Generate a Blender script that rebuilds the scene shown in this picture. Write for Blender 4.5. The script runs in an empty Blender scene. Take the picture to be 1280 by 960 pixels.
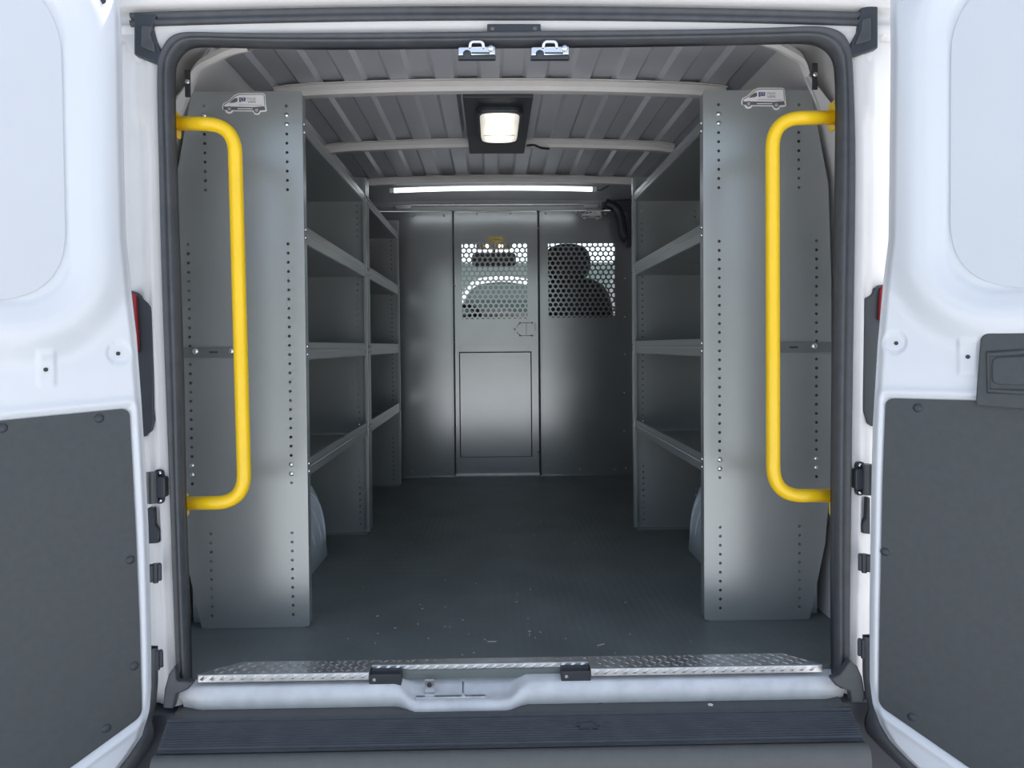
import bpy, bmesh, math, random
from mathutils import Vector, Matrix
from mathutils.geometry import delaunay_2d_cdt
random.seed(7)
S = bpy.context.scene
COL = S.collection
PI = math.pi

# ------------------------------------------------------------------ camera
PITCH, YAW, ROLL, CX, CY, FPX = .0229, .019, -.0085, 634.3, 453.9, 961.0
CAM = Vector((-.036, -1.81, .781))
_f = Vector((math.sin(YAW)*math.cos(PITCH), math.cos(YAW)*math.cos(PITCH), -math.sin(PITCH)))
_r = Vector((math.cos(YAW), -math.sin(YAW), 0)); _u = _r.cross(_f)
RX = _r*math.cos(ROLL) + _u*math.sin(ROLL)
UX = -_r*math.sin(ROLL) + _u*math.cos(ROLL)
cd = bpy.data.cameras.new('camera'); cam = bpy.data.objects.new('camera', cd); COL.objects.link(cam)
m3 = Matrix((RX, UX, -_f)).transposed()
cam.matrix_world = Matrix.Translation(CAM) @ m3.to_4x4()
cd.sensor_fit = 'HORIZONTAL'; cd.sensor_width = 36; cd.lens = FPX/1280*36
cd.shift_x = (640-CX)/1280; cd.shift_y = (CY-480)/1280
cd.clip_start = .01; cd.clip_end = 300
S.camera = cam

def ray(px, py):
    return _f + RX*((px-CX)/FPX) - UX*((py-CY)/FPX)
def PY(px, py, Y):
    d = ray(px, py); return CAM + d*((Y-CAM.y)/d.y)
def PZ(px, py, Z):
    d = ray(px, py); return CAM + d*((Z-CAM.z)/d.z)

# ------------------------------------------------------------------ materials
def mat(name, col, rough=.5, metal=0., bump=None, var=None, spec=.5, coat=0.):
    m = bpy.data.materials.new(name); m.use_nodes = True
    nt = m.node_tree; b = nt.nodes['Principled BSDF']
    b.inputs['Base Color'].default_value = (*col, 1); b.inputs['Roughness'].default_value = rough
    b.inputs['Metallic'].default_value = metal; b.inputs['Specular IOR Level'].default_value = spec
    b.inputs['Coat Weight'].default_value = coat
    tc = nt.nodes.new('ShaderNodeTexCoord')
    if var:
        sc, amt = var
        n = nt.nodes.new('ShaderNodeTexNoise'); n.inputs['Scale'].default_value = sc; n.inputs['Detail'].default_value = 6
        nt.links.new(tc.outputs['Object'], n.inputs['Vector'])
        r = nt.nodes.new('ShaderNodeValToRGB')
        r.color_ramp.elements[0].position = .3; r.color_ramp.elements[1].position = .7
        r.color_ramp.elements[0].color = (*[c*(1-amt) for c in col], 1)
        r.color_ramp.elements[1].color = (*[min(1, c*(1+amt)) for c in col], 1)
        nt.links.new(n.outputs['Fac'], r.inputs['Fac']); nt.links.new(r.outputs['Color'], b.inputs['Base Color'])
        mr = nt.nodes.new('ShaderNodeMapRange'); mr.inputs['To Min'].default_value = max(.02, rough*.88); mr.inputs['To Max'].default_value = min(1, rough*1.12)
        nt.links.new(n.outputs['Fac'], mr.inputs['Value']); nt.links.new(mr.outputs['Result'], b.inputs['Roughness'])
    if bump:
        sc, st = bump
        n2 = nt.nodes.new('ShaderNodeTexNoise'); n2.inputs['Scale'].default_value = sc; n2.inputs['Detail'].default_value = 3
        nt.links.new(tc.outputs['Object'], n2.inputs['Vector'])
        bp = nt.nodes.new('ShaderNodeBump'); bp.inputs['Strength'].default_value = st; bp.inputs['Distance'].default_value = .002
        nt.links.new(n2.outputs['Fac'], bp.inputs['Height']); nt.links.new(bp.outputs['Normal'], b.inputs['Normal'])
    return m
def emit(name, col, strength, base=(.9, .9, .88)):
    m = mat(name, base, .3); b = m.node_tree.nodes['Principled BSDF']
    b.inputs['Emission Color'].default_value = (*col, 1); b.inputs['Emission Strength'].default_value = strength
    return m

WHITE = mat('white_paint', (.625, .65, .68), .30, 0, var=(3, .015), coat=.3)
WHITE_IN = mat('white_body_paint', (.66, .65, .64), .38, 0, var=(6, .04))
SILLW = mat('worn_white_sill', (.74, .75, .76), .35, 0, var=(22, .10))
PRIMER = mat('roof_skin_primer', (.60, .61, .65), .34, .25, var=(5, .05))
BOWW = mat('roof_bow_paint', (.74, .71, .68), .42, 0, var=(9, .04))
STEEL = mat('grey_powder_coat', (.325, .345, .342), .29, .50, var=(7, .03), bump=(900, .04))
STEELP = mat('grey_bulkhead_steel', (.34, .355, .36), .19, .65, var=(5, .04), bump=(900, .03))
STRAPM = mat('strap_steel', (.20, .215, .22), .38, .5, var=(9, .05))
DARKGAP = mat('dark_joint', (.03, .032, .035), .6)
BLANK = mat('white_blank_panel', (.55, .575, .61), .42, 0, var=(3, .015))
RUBBER = mat('dark_rubber_seal', (.058, .062, .069), .48, 0, var=(30, .15))
FLOORM = mat('rubber_floor', (.060, .074, .076), .52, 0)
BLACKP = mat('black_plastic', (.030, .036, .044), .45, 0, var=(20, .1))
TRIMP = mat('charcoal_trim_board', (.043, .051, .054), .55, 0, var=(60, .10), bump=(420, .25))
BUMPT = mat('grey_bumper_plastic', (.058, .066, .074), .42, 0, var=(18, .18))
BUMPF = mat('grey_bumper_face', (.10, .102, .10), .55, 0, var=(40, .06))
YELLOW = mat('yellow_powder_coat', (.92, .585, .008), .32, 0, var=(12, .03), coat=.2)
CHROME = mat('bright_zinc', (.82, .84, .85), .16, 1.)
ZINC = mat('zinc_bolt', (.75, .76, .76), .25, 1.)
ALU = mat('diamond_plate_aluminium', (.66, .66, .65), .31, .85, var=(35, .12))
ARCHM = mat('pale_wheel_arch', (.70, .77, .82), .45, 0, var=(9, .05))
RED = mat('red_lens', (.26, .015, .02), .15, 0)
STW = mat('sticker_white', (.82, .81, .79), .4)
STG = mat('sticker_grey', (.13, .13, .14), .4)
STB = mat('sticker_navy', (.07, .09, .20), .4)
STS = mat('sticker_slate', (.20, .22, .34), .4)
STL = mat('sticker_light_grey', (.42, .42, .43), .4)
LABELY = mat('yellow_label', (.72, .52, .10), .4)
SEATM = mat('black_seat_cloth', (.018, .019, .021), .85, 0, bump=(300, .4))
DASHM = mat('dark_dashboard', (.020, .021, .023), .7)
GROUNDM = mat('pale_asphalt', (.52, .53, .545), .9, 0, var=(1.5, .18), bump=(40, .5))
CARM = mat('silver_green_car_paint', (.09, .115, .108), .25, .3)
GLASSD = mat('dark_car_glass', (.03, .05, .05), .05)
WALLOUT = mat('green_grey_stucco', (.17, .20, .185), .9, 0, var=(2, .08), bump=(60, .4))
CRUMB = mat('wood_crumbs', (.62, .58, .50), .8)
LENS = emit('lit_lens', (1.0, .92, .78), 1.0)
_n = LENS.node_tree; _g = _n.nodes.new('ShaderNodeTexCoord'); _m = _n.nodes.new('ShaderNodeMapping')      # bulb behind the diffuser: brightest in the middle
_m.inputs['Location'].default_value = (-.5/.9*.5, -.28, 0); _m.vector_type = 'POINT'
_v = _n.nodes.new('ShaderNodeVectorMath'); _v.operation = 'SUBTRACT'; _v.inputs[1].default_value = (.5, .5, .5)
_v2 = _n.nodes.new('ShaderNodeVectorMath'); _v2.operation = 'MULTIPLY'; _v2.inputs[1].default_value = (1.6, .9, 0)
_l = _n.nodes.new('ShaderNodeVectorMath'); _l.operation = 'LENGTH'
_r2 = _n.nodes.new('ShaderNodeMapRange'); _r2.interpolation_type = 'SMOOTHSTEP'
for k_, x_ in (('From Min', .15), ('From Max', .85), ('To Min', 1.5), ('To Max', .30)): _r2.inputs[k_].default_value = x_
_n.nodes.remove(_m)
_n.links.new(_g.outputs['Generated'], _v.inputs[0]); _n.links.new(_v.outputs[0], _v2.inputs[0]); _n.links.new(_v2.outputs[0], _l.inputs[0])
_n.links.new(_l.outputs['Value'], _r2.inputs['Value']); _n.links.new(_r2.outputs['Result'], _n.nodes['Principled BSDF'].inputs['Emission Strength'])
LEDM = emit('led_tube_glow', (.90, .97, 1.0), 1.9)
BULB = emit('cab_bulb', (1.0, .78, .50), 7)
gl = bpy.data.materials.new('windscreen_glass'); gl.use_nodes = True
_b = gl.node_tree.nodes['Principled BSDF']; _b.inputs['Transmission Weight'].default_value = 1; _b.inputs['Roughness'].default_value = 0
_b.inputs['Base Color'].default_value = (.93, .98, .96, 1); _b.inputs['IOR'].default_value = 1.05
# ribs pressed into the rubber floor
nt = FLOORM.node_tree; b = nt.nodes['Principled BSDF']
tc = nt.nodes.new('ShaderNodeTexCoord')
w1 = nt.nodes.new('ShaderNodeTexVoronoi'); w1.inputs['Scale'].default_value = 42; w1.inputs['Randomness'].default_value = .0
mp = nt.nodes.new('ShaderNodeMapping'); mp.inputs['Scale'].default_value = (1.0, .45, 1)
nt.links.new(tc.outputs['Object'], mp.inputs['Vector']); nt.links.new(mp.outputs['Vector'], w1.inputs['Vector'])
bp = nt.nodes.new('ShaderNodeBump'); bp.inputs['Strength'].default_value = .3; bp.inputs['Distance'].default_value = .003
nt.links.new(w1.outputs['Distance'], bp.inputs['Height']); nt.links.new(bp.outputs['Normal'], b.inputs['Normal'])
nz = nt.nodes.new('ShaderNodeTexNoise'); nz.inputs['Scale'].default_value = 4; nz.inputs['Detail'].default_value = 8
nt.links.new(tc.outputs['Object'], nz.inputs['Vector'])
rp = nt.nodes.new('ShaderNodeValToRGB'); rp.color_ramp.elements[0].position = .3; rp.color_ramp.elements[1].position = .75
rp.color_ramp.elements[0].color = (.115, .134, .130, 1); rp.color_ramp.elements[1].color = (.165, .188, .182, 1)
nt.links.new(nz.outputs['Fac'], rp.inputs['Fac']); nt.links.new(rp.outputs['Color'], b.inputs['Base Color'])

# ------------------------------------------------------------------ mesh helpers
class MB:
    def __init__(s): s.v = []; s.f = []
    def add(s, vs, fs):
        o = len(s.v); s.v += [tuple(p) for p in vs]; s.f += [tuple(i+o for i in f) for f in fs]; return s
    def box(s, x0, x1, y0, y1, z0, z1):
        return s.add([(x, y, z) for x in (x0, x1) for y in (y0, y1) for z in (z0, z1)],
                     [(0,1,3,2), (4,6,7,5), (0,4,5,1), (2,3,7,6), (0,2,6,4), (1,5,7,3)])
    def prism(s, pts, d):
        n = len(pts); d = Vector(d); a = [Vector(p) for p in pts]; b = [p+d for p in a]
        return s.add(a+b, [tuple(range(n)), tuple(range(2*n-1, n-1, -1))] + [(i, i+n, (i+1) % n+n, (i+1) % n) for i in range(n)])
    def tube(s, path, r, n=12, caps=True):
        P = [Vector(p) for p in path]; rings = []; prev = None
        for i, p in enumerate(P):
            t = (P[min(i+1, len(P)-1)] - P[max(i-1, 0)]).normalized()
            if prev is None:
                a = Vector((0, 0, 1)) if abs(t.z) < .9 else Vector((0, 1, 0)); nrm = t.cross(a).normalized()
            else: nrm = (prev - t*prev.dot(t)).normalized()
            prev = nrm; bn = t.cross(nrm); rr = r[i] if isinstance(r, (list, tuple)) else r
            rings.append([p + (nrm*math.cos(2*PI*k/n) + bn*math.sin(2*PI*k/n))*rr for k in range(n)])
        fs = [(i*n+k, i*n+(k+1) % n, (i+1)*n+(k+1) % n, (i+1)*n+k) for i in range(len(P)-1) for k in range(n)]
        if caps: fs += [tuple(range(n-1, -1, -1)), tuple((len(P)-1)*n+k for k in range(n))]
        return s.add([q for R in rings for q in R], fs)
    def loft(s, rows, close=False):
        n = len(rows[0]); m = n if close else n-1
        return s.add([q for R in rows for q in R], [(i*n+k, i*n+(k+1) % n, (i+1)*n+(k+1) % n, (i+1)*n+k) for i in range(len(rows)-1) for k in range(m)])
    def dome(s, c, axis, r, h, n=10):
        c = Vector(c); ax = Vector(axis).normalized(); a = ax.orthogonal().normalized(); b2 = ax.cross(a)
        vs = []
        for ph in (0, .55, 1.05):
            for k in range(n):
                vs.append(c + ax*h*math.sin(ph) + (a*math.cos(2*PI*k/n)+b2*math.sin(2*PI*k/n))*r*math.cos(ph))
        vs.append(c+ax*h)
        fs = [(i*n+k, i*n+(k+1) % n, (i+1)*n+(k+1) % n, (i+1)*n+k) for i in range(2) for k in range(n)]
        fs += [(2*n+k, 2*n+(k+1) % n, 3*n) for k in range(n)]
        return s.add(vs, fs)
    def disc(s, c, axis, r, h, n=20):
        c = Vector(c); ax = Vector(axis).normalized(); a = ax.orthogonal().normalized(); b2 = ax.cross(a)
        return s.prism([c + (a*math.cos(2*PI*k/n)+b2*math.sin(2*PI*k/n))*r for k in range(n)], ax*h)

def wpos(o):
    p = Vector((0, 0, 0))
    while o: p += o.location; o = o.parent
    return p
def obj(name, mb, m, parent=None, loc=None, bevel=0, smooth=False, solid=0, origin=None):
    """one mesh object; world coordinates in, origin at loc (or at its parent's origin)"""
    me = bpy.data.meshes.new(name)
    o = bpy.data.objects.new(name, me); COL.objects.link(o)
    base = wpos(parent) if parent else Vector((0, 0, 0))
    if loc is None:
        if parent: loc = base
        else:
            xs = [Vector(v) for v in mb.v]
            loc = Vector(((min(v.x for v in xs)+max(v.x for v in xs))/2, (min(v.y for v in xs)+max(v.y for v in xs))/2, min(v.z for v in xs)))
    loc = Vector(loc)
    me.from_pydata([tuple(Vector(v)-loc) for v in mb.v], [], mb.f); me.validate()
    bm = bmesh.new(); bm.from_mesh(me); bmesh.ops.recalc_face_normals(bm, faces=bm.faces); bm.to_mesh(me); bm.free()
    me.materials.append(m)
    o.location = loc-base
    if parent: o.parent = parent
    if smooth:
        for p in me.polygons: p.use_smooth = True
    if solid:
        md = o.modifiers.new('solid', 'SOLIDIFY'); md.thickness = solid; md.offset = 0
    if bevel:
        md = o.modifiers.new('bevel', 'BEVEL'); md.width = bevel; md.segments = 2; md.limit_method = 'ANGLE'; md.angle_limit = .6
    return o
def thing(name, label, cat, loc, group=None):
    o = bpy.data.objects.new(name, None); COL.objects.link(o); o.location = Vector(loc)
    o.empty_display_size = .05
    return tag(o, label, cat, group)
def tag(o, label, cat, group=None):
    o['label'] = label; o['category'] = cat
    if group: o['group'] = group
    return o
def struct(name, mb, m, **k):
    o = obj(name, mb, m, **k); o['kind'] = 'structure'; return o
def ss(t): t = max(0., min(1., t)); return t*t*(3-2*t)
def interp(tab, x):
    if x <= tab[0][0]: return tab[0][1]
    for (a, b), (c, d) in zip(tab, tab[1:]):
        if x <= c: return b+(d-b)*(x-a)/(c-a)
    return tab[-1][1]
def fillet(pts, r, n=6):
    """round the corners of an open polyline"""
    P = [Vector(p) for p in pts]; out = [P[0]]
    for i in range(1, len(P)-1):
        a = (P[i-1]-P[i]); b = (P[i+1]-P[i]); rr = min(r, a.length*.49, b.length*.49)
        A = P[i]+a.normalized()*rr; B = P[i]+b.normalized()*rr
        for k in range(n+1):
            t = k/n; out.append(A*(1-t)**2 + P[i]*2*t*(1-t) + B*t*t)
    out.append(P[-1]); return out
def roundpoly(pts, r, n=5):
    P = [Vector(p) for p in pts]; N = len(P); out = []
    for i in range(N):
        a = P[i-1]-P[i]; b = P[(i+1) % N]-P[i]; rr = min(r, a.length*.45, b.length*.45)
        A = P[i]+a.normalized()*rr; B = P[i]+b.normalized()*rr
        for k in range(n+1):
            t = k/n; out.append(A*(1-t)**2 + P[i]*2*t*(1-t) + B*t*t)
    return out
def holed_sheet(outer, holes):
    """2D outline with round holes -> (verts2d, tris)"""
    co = []; ed = []
    for loop in [outer]+holes:
        o = len(co); n = len(loop); co += [Vector((p[0], p[1])) for p in loop]; ed += [(o+i, o+(i+1) % n) for i in range(n)]
    V, E_, F, *_ = delaunay_2d_cdt(co, ed, [], 2, 1e-6)
    def inside(f):
        x = sum(V[i].x for i in f)/len(f); y = sum(V[i].y for i in f)/len(f)
        for h in holes:
            if not (min(p[0] for p in h) <= x <= max(p[0] for p in h) and min(p[1] for p in h) <= y <= max(p[1] for p in h)): continue
            c = False
            for i in range(len(h)):
                (x1, y1), (x2, y2) = h[i-1][:2], h[i][:2]
                if (y1 > y) != (y2 > y) and x < (x2-x1)*(y-y1)/(y2-y1)+x1: c = not c
            if c: return True
        return False
    return [(v.x, v.y) for v in V], [tuple(f) for f in F if not inside(f)]
def circ(x, y, r, n=8): return [(x+r*math.cos(2*PI*k/n), y+r*math.sin(2*PI*k/n)) for k in range(n)]
def text_mesh(txt, h):
    c = bpy.data.curves.new('t', 'FONT'); c.body = txt; c.size = 1; c.fill_mode = 'FRONT'; c.resolution_u = 3
    o = bpy.data.objects.new('t', c); COL.objects.link(o)
    dg = bpy.context.evaluated_depsgraph_get(); me = bpy.data.meshes.new_from_object(o.evaluated_get(dg))
    V = [v.co.copy() for v in me.vertices]; F = [tuple(p.vertices) for p in me.polygons]
    bpy.data.objects.remove(o); bpy.data.curves.remove(c); bpy.data.meshes.remove(me)
    x0 = min(v.x for v in V); x1 = max(v.x for v in V); y0 = min(v.y for v in V); y1 = max(v.y for v in V)
    return [((v.x-x0)/(x1-x0), (v.y-y0)/(y1-y0)) for v in V], F

# ------------------------------------------------------------------ the setting: floor, walls, roof
struct('floor', MB().box(-.95, .95, .03, 2.76, -.02, 0), FLOORM)
g = MB(); g.add([(-40, -40, -.62), (40, -40, -.62), (40, 60, -.62), (-40, 60, -.62)], [(0, 1, 2, 3)])
struct('ground', g, GROUNDM)

def roofz(x): return 1.652 - .035*x*x - (0 if abs(x) < .62 else .5*(abs(x)-.62)**2)
rows = []
xs = []
per = .147; x = -.80
while x < .80:                                   # corrugations run towards the cab
    xs += [(x, 0), (x+.058, 0), (x+.070, .013), (x+.134, .013)]; x += per
for Y in (-.03, .6, 1.2, 1.8, 2.4):
    rows.append([(a, Y, roofz(a)+d) for a, d in xs])
struct('ceiling', MB().loft(rows), PRIMER, solid=.002)
sk = MB()
sk.loft([[(a/20., Y, roofz(a/20.)+.05 - (0 if abs(a) < 17 else .05)) for a in range(-19, 20)] for Y in (-.06, 4.0)])
struct('roof_outer', sk, WHITE, solid=.004)
WP = [(.795, 1.630), (.815, 1.60), (.87, 1.50), (.925, 1.25), (.945, .95), (.945, .45), (.925, .15), (.915, -.02)]
for s, nm in ((-1, 'wall_left'), (1, 'wall_right')):
    w = MB().loft([[(s*a, Y, z) for a, z in WP] for Y in (.10, .5, 1., 1.6, 2.2, 2.8)])
    w.loft([[(s*a, Y, z) for a, z in WP if z < 1.0] for Y in (2.8, 4.6)])       # cab sides below the windows
    w.box(*sorted((s*.90, s*.94)), 2.80, 3.05, .9, 1.62)
    w.box(*sorted((s*.93, s*1.0)), .05, 4.6, -.35, .9)
    struct(nm, w, WHITE_IN, solid=.004, smooth=False)

# roof bows
def bow(y0, y1, x0, x1, label):
    b = MB(); r = []
    for k in range(25):
        x = x0+(x1-x0)*k/24; z = roofz(x)-.030
        r.append([(x, y0-.012, roofz(x)-.006), (x, y0+.004, z+.012), (x, y0+.012, z), (x, y1-.010, z), (x, y1-.004, z+.012), (x, y1+.012, roofz(x)-.006)])
    b.loft(r)
    t = thing('roof_bow', label, 'roof beam', (0, (y0+y1)/2, roofz(0)-.030), 'roof bows across the ceiling')
    obj('beam', b, BOWW, t, solid=.002)
    for y in (y0-.012, y1+.012):
        e = MB()
        e.loft([[(x0+(x1-x0)*k/24, y-.013, roofz(x0+(x1-x0)*k/24)-.004), (x0+(x1-x0)*k/24, y+.013, roofz(x0+(x1-x0)*k/24)-.004)] for k in range(25)])
        obj('flange', e, BOWW, t, solid=.002)
    h = MB()
    for k in range(-9, 10):
        if k in (-1, 0, 1) or k % 3 == 0: continue
        h.disc((k*.066, y1+.017, roofz(k*.066)-.006), (0, 0, -1), .004, .001, 8)
    obj('weld_hole', h, DARKGAP, t)['kind'] = 'stuff'
bow(.732, .787, -.74, .74, 'pale roof beam nearest the open rear doors, in front of the dome lamp')
bow(1.452, 1.503, -.74, .74, 'pale roof beam crossing behind the black dome lamp plate')
bow(2.14, 2.193, -.74, .74, 'pale roof beam farthest in, with the glowing tube lamp beneath it')

# ------------------------------------------------------------------ rear frame: pillars, header, sill
SEAL_L = [((226, 858), (238, 856)), ((223, 800), (237, 800)), ((219.5, 700), (233, 700)), ((216, 600), (230, 600)), ((212, 500), (228.5, 500)), ((208, 400), (225.5, 400)),
          ((205, 300), (222, 300)), ((203, 200), (219, 200)), ((201, 130), (217, 130)), ((201, 82), (217, 88)), ((206, 67), (219.5, 76)), ((214, 53), (230, 62)), ((225, 46), (242, 57)), ((240, 44), (266, 57))]
SEAL_T = [((300, 46), (300, 58)), ((400, 46), (400, 60)), ((520, 45), (520, 59)), ((640, 43.5), (640, 58)), ((760, 42.5), (760, 57)), ((880, 41), (880, 55)), ((961, 39), (970, 53))]
SEAL_R = [((1018, 36), (1014, 52)), ((1043, 41), (1032, 59)), ((1055, 53), (1043, 72)), ((1060, 71), (1046, 90)), ((1063, 130), (1047, 130)), ((1065, 200), (1046.5, 200)),
          ((1064, 300), (1045, 300)), ((1062.5, 400), (1043, 400)), ((1061, 500), (1042, 500)), ((1060, 600), (1041, 600)), ((1058.5, 700), (1040.5, 700)), ((1057.5, 800), (1041, 800)), ((1057, 856), (1042, 854))]
ring = SEAL_L+SEAL_T+SEAL_R
rows = []
for a, b in ring:
    A = PY(*a, 0); B = PY(*b, 0)
    rows.append([A.lerp(B, t)+Vector((0, y, 0)) for t, y in ((.10, -.012), (-.02, -.017), (.12, -.028), (.32, -.030), (.46, -.018), (.54, -.018), (.66, -.028), (.84, -.024), (.98, -.008), (1.04, .010), (.80, .004))])
dr = rows
for it in range(3):                              # corner cutting keeps the strip's bends smooth
    nr = [dr[0]]
    for i in range(len(dr)-1):
        nr.append([p.lerp(q, .25) for p, q in zip(dr[i], dr[i+1])]); nr.append([p.lerp(q, .75) for p, q in zip(dr[i], dr[i+1])])
    nr.append(dr[-1]); dr = nr
o = obj('weatherstrip', MB().loft(dr, close=True), RUBBER, smooth=True)
tag(o, 'dark rubber weatherstrip running around the rear door opening', 'seal')

def pick(tab, z):
    """x of a traced edge at height z"""
    return interp(tab, z)
def edge_tab(pts, Y=0):
    t = sorted(((p.z, p.x) for p in (PY(*q, Y) for q in pts))); return t
Lout = edge_tab([a for a, b in SEAL_L[:9]]); Rout = edge_tab([a for a, b in SEAL_R[4:]])
rear = MB()
def pillar(sgn, tab):
    rows = []
    N = 60
    for i in range(N+1):
        z = -.060+(1.535+.060)*i/N
        xi = pick(tab, z)
        W = .155
        # raised pads low and high on the pillar, a groove between
        pad = ss((z-1.30)/.02)-ss((z-1.44)/.03); low = 1-ss((z-.36)/.05)
        wav = ss((z-.18)/.02)*(1-ss((z-.30)/.02))
        prof = [(-.016, .02), (.004, -.004), (.020, -.008-.004*wav), (.028+.006*wav, -.006), (.034, .004-.012*pad), (.045, .008-.014*pad), (.052, .006-.012*pad+.006*low), (.060, .016-.012*pad), (.085, .020), (.12, .024), (W, .05), (W, .14)]
        rows.append([(xi+sgn*a, y, z) for a, y in prof])
    rear.loft(rows)
pillar(-1, Lout); pillar(1, Rout)
# header above the opening, arched like the roof; rows run along x
rows = []
for k in range(33):
    x = -.955+1.91*k/32; s_ = abs(x)
    arch = .012-.02*x*x
    zc = 1.518+arch-.012
    rows.append([(x, .03, zc-.006), (x, .002, zc-.004), (x, -.004, zc+.004), (x, -.008, zc+.018), (x, -.004, zc+.024), (x, .012, zc+.026), (x, .012, zc+.056), (x, -.016, zc+.058), (x, -.026, zc+.063), (x, -.030, zc+.075), (x, -.022, zc+.12), (x, .02, zc+.165)])
rear.loft(rows)
# corner webs that follow the seal's round corners
for sg, pts in ((-1, SEAL_L[8:]), (1, SEAL_R[:5])):
    P = [PY(*a, -.003) for a, b in pts]
    cx = sg*.90; C0 = Vector((cx, -.003, 1.53))
    rear.add([C0]+P, [(0, i+1, i+2) for i in range(len(P)-1)])
# inner return of the frame towards the van's inside
rows = []
for a, b in ring:
    B = PY(*b, .02); cen = Vector((0, .02, .75))
    d = (B-cen); d.y = 0; d.z = max(d.z, 0); d.normalize()
    sx = 1 if B.z < 1.2 else .7
    rows.append([B+d*.030, B+d*.058+Vector((0, .04, 0)), B+d*.085+Vector((0, .10, 0)), B+d*.14*sx+Vector((0, .16, 0))])
rear.loft(rows)
wr = struct('wall_rear', rear, WHITE_IN, solid=.003, smooth=True)

# gusset arms from the side rails up to the roof behind the header, one per side
for sg in (-1, 1):
    g = MB()
    pts = [(238, 101), (247, 84), (266, 75), (287, 64), (312, 59)] if sg < 0 else [(1008, 92), (1003, 75), (985, 65), (966, 55), (945, 50)]
    P = [PY(q[0], q[1], y) for q, y in zip(pts, (.24, .21, .19, .16, .13))]
    rows = []
    for p in fillet(P, .03, 4):
        up = Vector((-sg*.45, 0, .9))
        rows.append([p+up*.016+Vector((0, .02, 0)), p+up*.012+Vector((0, -.02, 0)), p+up*-.004+Vector((0, -.018, 0)), p+up*-.010, p+up*-.004+Vector((0, .018, 0))])
    g.loft(rows, close=True)
    t = struct('trim_1' if sg < 0 else 'trim_2', g, BOWW)
    g2 = MB().add([tuple(P[1]), tuple(P[0]), (sg*.905, .22, 1.36), (sg*.905, .325, 1.36), (sg*.80, .325, 1.60)], [(0, 1, 2, 3, 4)])
    obj('gusset_plate', g2, WHITE_IN, t, solid=.004)
    q = PY(*((235, 103) if sg < 0 else (1018, 94)), .17)
    obj('bracket', MB().box(q.x-.007, q.x+.007, .165, .171, q.z-.038, q.z+.030), DARKGAP, t, bevel=.002)
    obj('bolt', MB().dome((q.x, .165, q.z), (0, -1, 0), .007, .004), ZINC, t)

# upper rubber gutter strip and black corner caps
rows = []
for k in range(33):
    x = -.86+1.72*k/32; zc = 1.536-.02*x*x
    rows.append([(x, -.002, zc-.003), (x, -.016, zc), (x, -.020, zc+.010), (x, -.008, zc+.014), (x, -.018, zc+.020), (x, -.018, zc+.028), (x, .0, zc+.033)])
o = obj('gutter_strip', MB().loft(rows, close=True), RUBBER, smooth=True)
tag(o, 'dark rubber strip along the gutter above the rear opening', 'seal')
for sg, pts, side in ((-1, [(167, 15), (196, 17), (190, 34), (194, 50), (200, 62), (203, 82), (186, 76), (167, 68)], 'left'),
                      (1, [(1098, 3), (1076, 10), (1074, 24), (1073, 38), (1064, 56), (1058, 72), (1075, 68), (1098, 60)], 'right')):
    P = [PY(*q, -.02) for q in pts]
    t = thing('corner_cap', 'black rubber cap in the upper %s corner of the rear opening' % side, 'corner cap', (sum(p.x for p in P)/8, -.02, min(p.z for p in P)))
    obj('cap', MB().prism(P, (0, .03, 0)), BLACKP, t, bevel=.004)
    c = sum(P, Vector())/8
    q = [c+(p-c)*.50+Vector((0, -.006, 0)) for p in P]
    obj('pad', MB().prism(q, (0, .01, 0)), RUBBER, t, bevel=.003)

# third brake lamp above the header: only its underside shows
t = thing('brake_lamp', 'dark underside of the high brake lamp above the rear opening', 'brake lamp', (-.07, -.09, 1.59))
obj('housing', MB().box(-.19, .06, -.075, -.03, 1.585, 1.62), BLACKP, t, bevel=.006)
obj('lens', MB().box(-.18, .05, -.082, -.075, 1.59, 1.615), RED, t, bevel=.002)

# sill: white painted threshold with a dip for the latch
rows = []
for k in range(121):
    x = -.775+1.575*k/120
    c = ss((x+.275)/.055)*(1-ss((x+.012)/.055))
    e = max(0, (abs(x-.012)-.74)/.05)
    rows.append([(x, .10, -.014), (x, .055, -.012-.012*c), (x, .02, -.014-.030*c), (x, .0-.012*c, -.016-.034*c), (x, -.012-.020*c, -.020-.026*c), (x, -.020-.022*c, -.032-.022*c), (x, -.022-.022*c+.02*e, -.048-.018*c), (x, -.014-.02*c+.02*e, -.066-.008*c), (x, .01, -.09)])
sill = struct('trim_3', MB().loft(rows), SILLW, smooth=True)
# latch striker in the sill's dip
t = thing('latch_striker', 'small metal latch pin and bracket in the dip of the white sill', 'latch striker', (-.14, .0, -.045))
pb = PY(579, 868, -.01); 
obj('pin', MB().tube([(pb.x, -.01, -.048), (pb.x, -.012, -.012)], [.0045, .0035], 10), CHROME, t)
obj('bracket', MB().box(-.205, -.182, .004, .008, -.048, -.012), ZINC, t, bevel=.001)
obj('bolt', MB().disc((-.1935, .004, -.024), (0, -1, 0), .006, .002, 12), DARKGAP, t)
obj('base_strip', MB().box(-.225, -.06, -.016, -.004, -.051, -.045), ALU, t, bevel=.002)

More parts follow.
